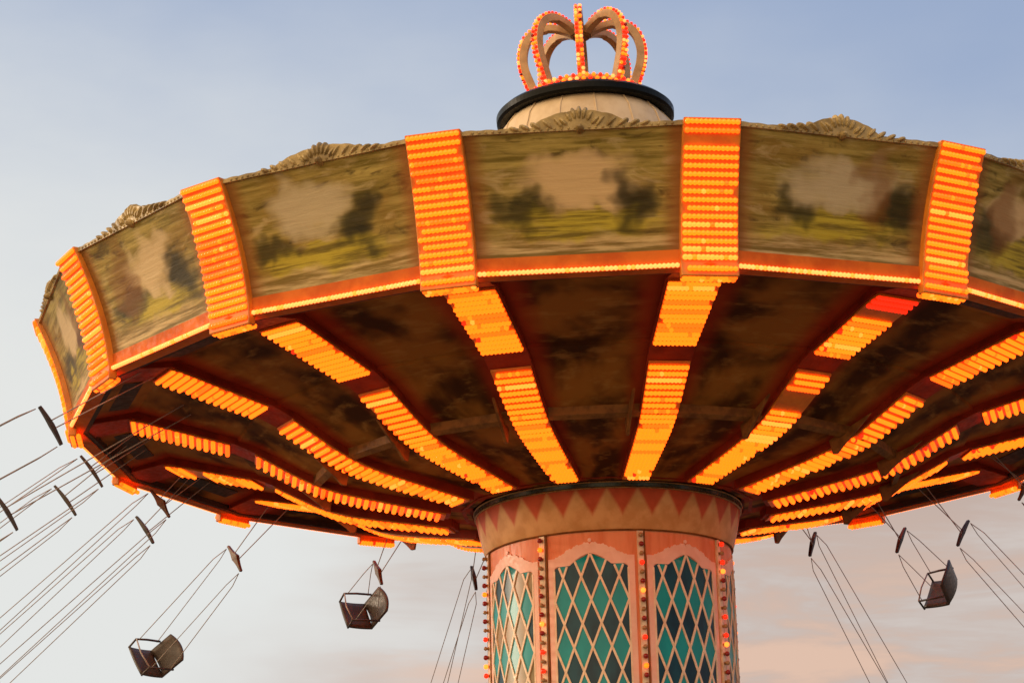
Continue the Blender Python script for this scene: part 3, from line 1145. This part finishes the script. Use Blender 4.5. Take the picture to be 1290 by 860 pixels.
def make_swing(name, az, r0, z0, phi, ly, ls, brown, label, yaw=0.0, lag=0.0):
    """a swing caught in mid flight: two chains to a yoke, four chains down to a dark bucket seat"""
    a = R_(az)
    p0 = Vector((r0 * math.cos(a), r0 * math.sin(a), ZR + z0))
    rt = empty(name, p0, label, 'swing', RADIAL)
    er = Vector((math.cos(a + lag), math.sin(a + lag), 0))
    down = (er * math.sin(R_(phi)) - Vector((0, 0, math.cos(R_(phi))))).normalized()
    y = Vector((0, 0, 1)).cross(er).normalized()          # direction of travel
    x = y.cross(-down).normalized()
    x = (Matrix.Rotation(yaw, 3, down) @ x)
    y = (-down).cross(x).normalized()
    M = Matrix((x, y, -down)).transposed().to_4x4()
    rt.matrix_world = Matrix.Translation(p0) @ M
    ym = YOKEM if brown else YOKED
    # yoke: forged bar that swells towards the middle like a whippletree
    g = MB()
    n = 14
    rings = []
    for i in range(n + 1):
        s_ = -1 + 2 * i / n
        zz = -ly - 0.012 * s_ * s_
        hh = (0.020 + 0.050 * (1 - abs(s_)) ** 2.2) if brown else (0.020 + 0.012 * (1 - abs(s_)))
        tt = 0.022 + 0.010 * (1 - abs(s_))
        rings.append([g.vert((0.24 * s_, q_ * tt, zz + e_ * hh)) for q_, e_ in ((-1, -0.6), (1, -0.6), (1, 1), (-1, 1))])
    for A, B in zip(rings, rings[1:]):
        for i in range(4):
            g.face((A[i], A[(i + 1) % 4], B[(i + 1) % 4], B[i]))
    g.face(rings[0][::-1])
    g.face(rings[-1])
    g.build('yoke', ym, rt, bevel=0.004)
    for s_ in (-1, 1):
        g = MB()
        g.tube([(0.05 * s_, 0.14 * s_, 0.27), (0.045 * s_, 0.02 * s_, -ly + 0.02)], 0.0070, 6)
        g.build('chain', STEEL, rt)
    for sx in (-1, 1):
        for sy in (-1, 1):
            g = MB()
            g.tube([(0.235 * sx, 0, -ly - 0.06), (0.25 * sx, 0.06 * sy, -ly - 0.30), (0.265 * sx, 0.17 * sy - 0.02, -ls + 0.20)], 0.0060, 6)
            g.build('chain', STEEL, rt)
    # seat pan, curved up at the front
    g = MB()
    f1 = lambda i, j: ((-0.25 + 0.5 * i / 8, -0.20 + 0.42 * j / 8, -ls + 0.05 * (j / 8 - 0.4) ** 2 - 0.012 * math.sin(pi * i / 8)), (0, 0))
    g.grid(f1, 8, 8)
    seat = g.build('seat', SEATM, rt, smooth=True)
    so_ = seat.modifiers.new('thick', 'SOLIDIFY')
    so_.thickness = 0.035
    g = MB()
    f1 = lambda i, j: ((-0.25 + 0.5 * i / 8 if j < 8 else -0.25 + 0.5 * i / 8, -0.20 - 0.10 * (j / 8) - 0.05 * (1 - (2 * i / 8 - 1) ** 2), -ls + 0.02 + 0.44 * (j / 8) * (1 - 0.10 * (2 * i / 8 - 1) ** 2)), (0, 0))
    g.grid(f1, 8, 8)
    back = g.build('backrest', SEATM, rt, smooth=True)
    so_ = back.modifiers.new('thick', 'SOLIDIFY')
    so_.thickness = 0.03
    for sx in (-1, 1):
        g = MB()
        g.tube([(0.27 * sx, -0.24, -ls + 0.22), (0.275 * sx, 0.0, -ls + 0.215), (0.27 * sx, 0.20, -ls + 0.20), (0.265 * sx, 0.21, -ls + 0.02)], 0.016, 8)
        g.build('armrest', SEATM, rt, smooth=True)
    g = MB()
    g.tube([(-0.27, 0.20, -ls + 0.21), (0.0, 0.235, -ls + 0.205), (0.27, 0.20, -ls + 0.21)], 0.011, 8)
    g.build('safety_bar', STEEL, rt, smooth=True)
    return rt


SW = [
    # az, r0, z0, phi, yoke, seat, brown yoke, label
    (-148, 6.00, 0.02, 57, 1.25, 4.9, False, 'swing whose chain pair leaves the left rim corner highest and runs off the picture'),
    (-161, 5.35, -0.08, 57, 2.20, 5.0, False, 'swing whose black yoke hangs lowest on the far left, beside the sky edge'),
    (-176, 5.80, 0.00, 55, 0.62, 4.9, False, 'swing whose black yoke sits just under the left rim corner lamps'),
    (-182, 6.05, -0.02, 54, 0.90, 5.0, False, 'swing with a black yoke second below the left rim corner'),
    (-197, 5.80, 0.00, 54, 0.45, 4.9, True, 'swing with a brown horn shaped yoke touching the lower left rim'),
    (-201, 6.00, -0.02, 55, 0.80, 5.0, False, 'swing with a thin black yoke just below the brown horn shaped one'),
    (-218, 5.90, 0.00, 56, 0.98, 3.25, True, 'swing with a brown yoke and its seat at the bottom edge, left'),
    (-239, 5.90, 0.00, 56, 0.90, 1.85, True, 'short swing with dark seat hanging midway between left rim and tower'),
    (-252, 5.80, 0.00, 57, 0.95, 4.9, False, 'swing behind the tower, its small yoke just left of the tower bulbs'),
    (62, 5.90, 0.00, 56, 0.55, 4.9, False, 'swing with chains falling just right of the tower edge'),
    (50, 5.90, 0.00, 56, 0.75, 1.95, False, 'short swing with dark seat hanging below the right rim'),
    (41, 5.90, 0.00, 55, 0.85, 4.9, False, 'swing with a thin yoke right of the short dark seat'),
    (24, 5.75, 0.00, 52, 0.45, 4.9, True, 'swing with a dark brown yoke at the right picture edge under the rim'),
]
for (az, r0, z0, ph, ly, ls, br, lab) in SW:
    make_swing('swing', az, r0, z0, ph, ly, ls, br, lab)
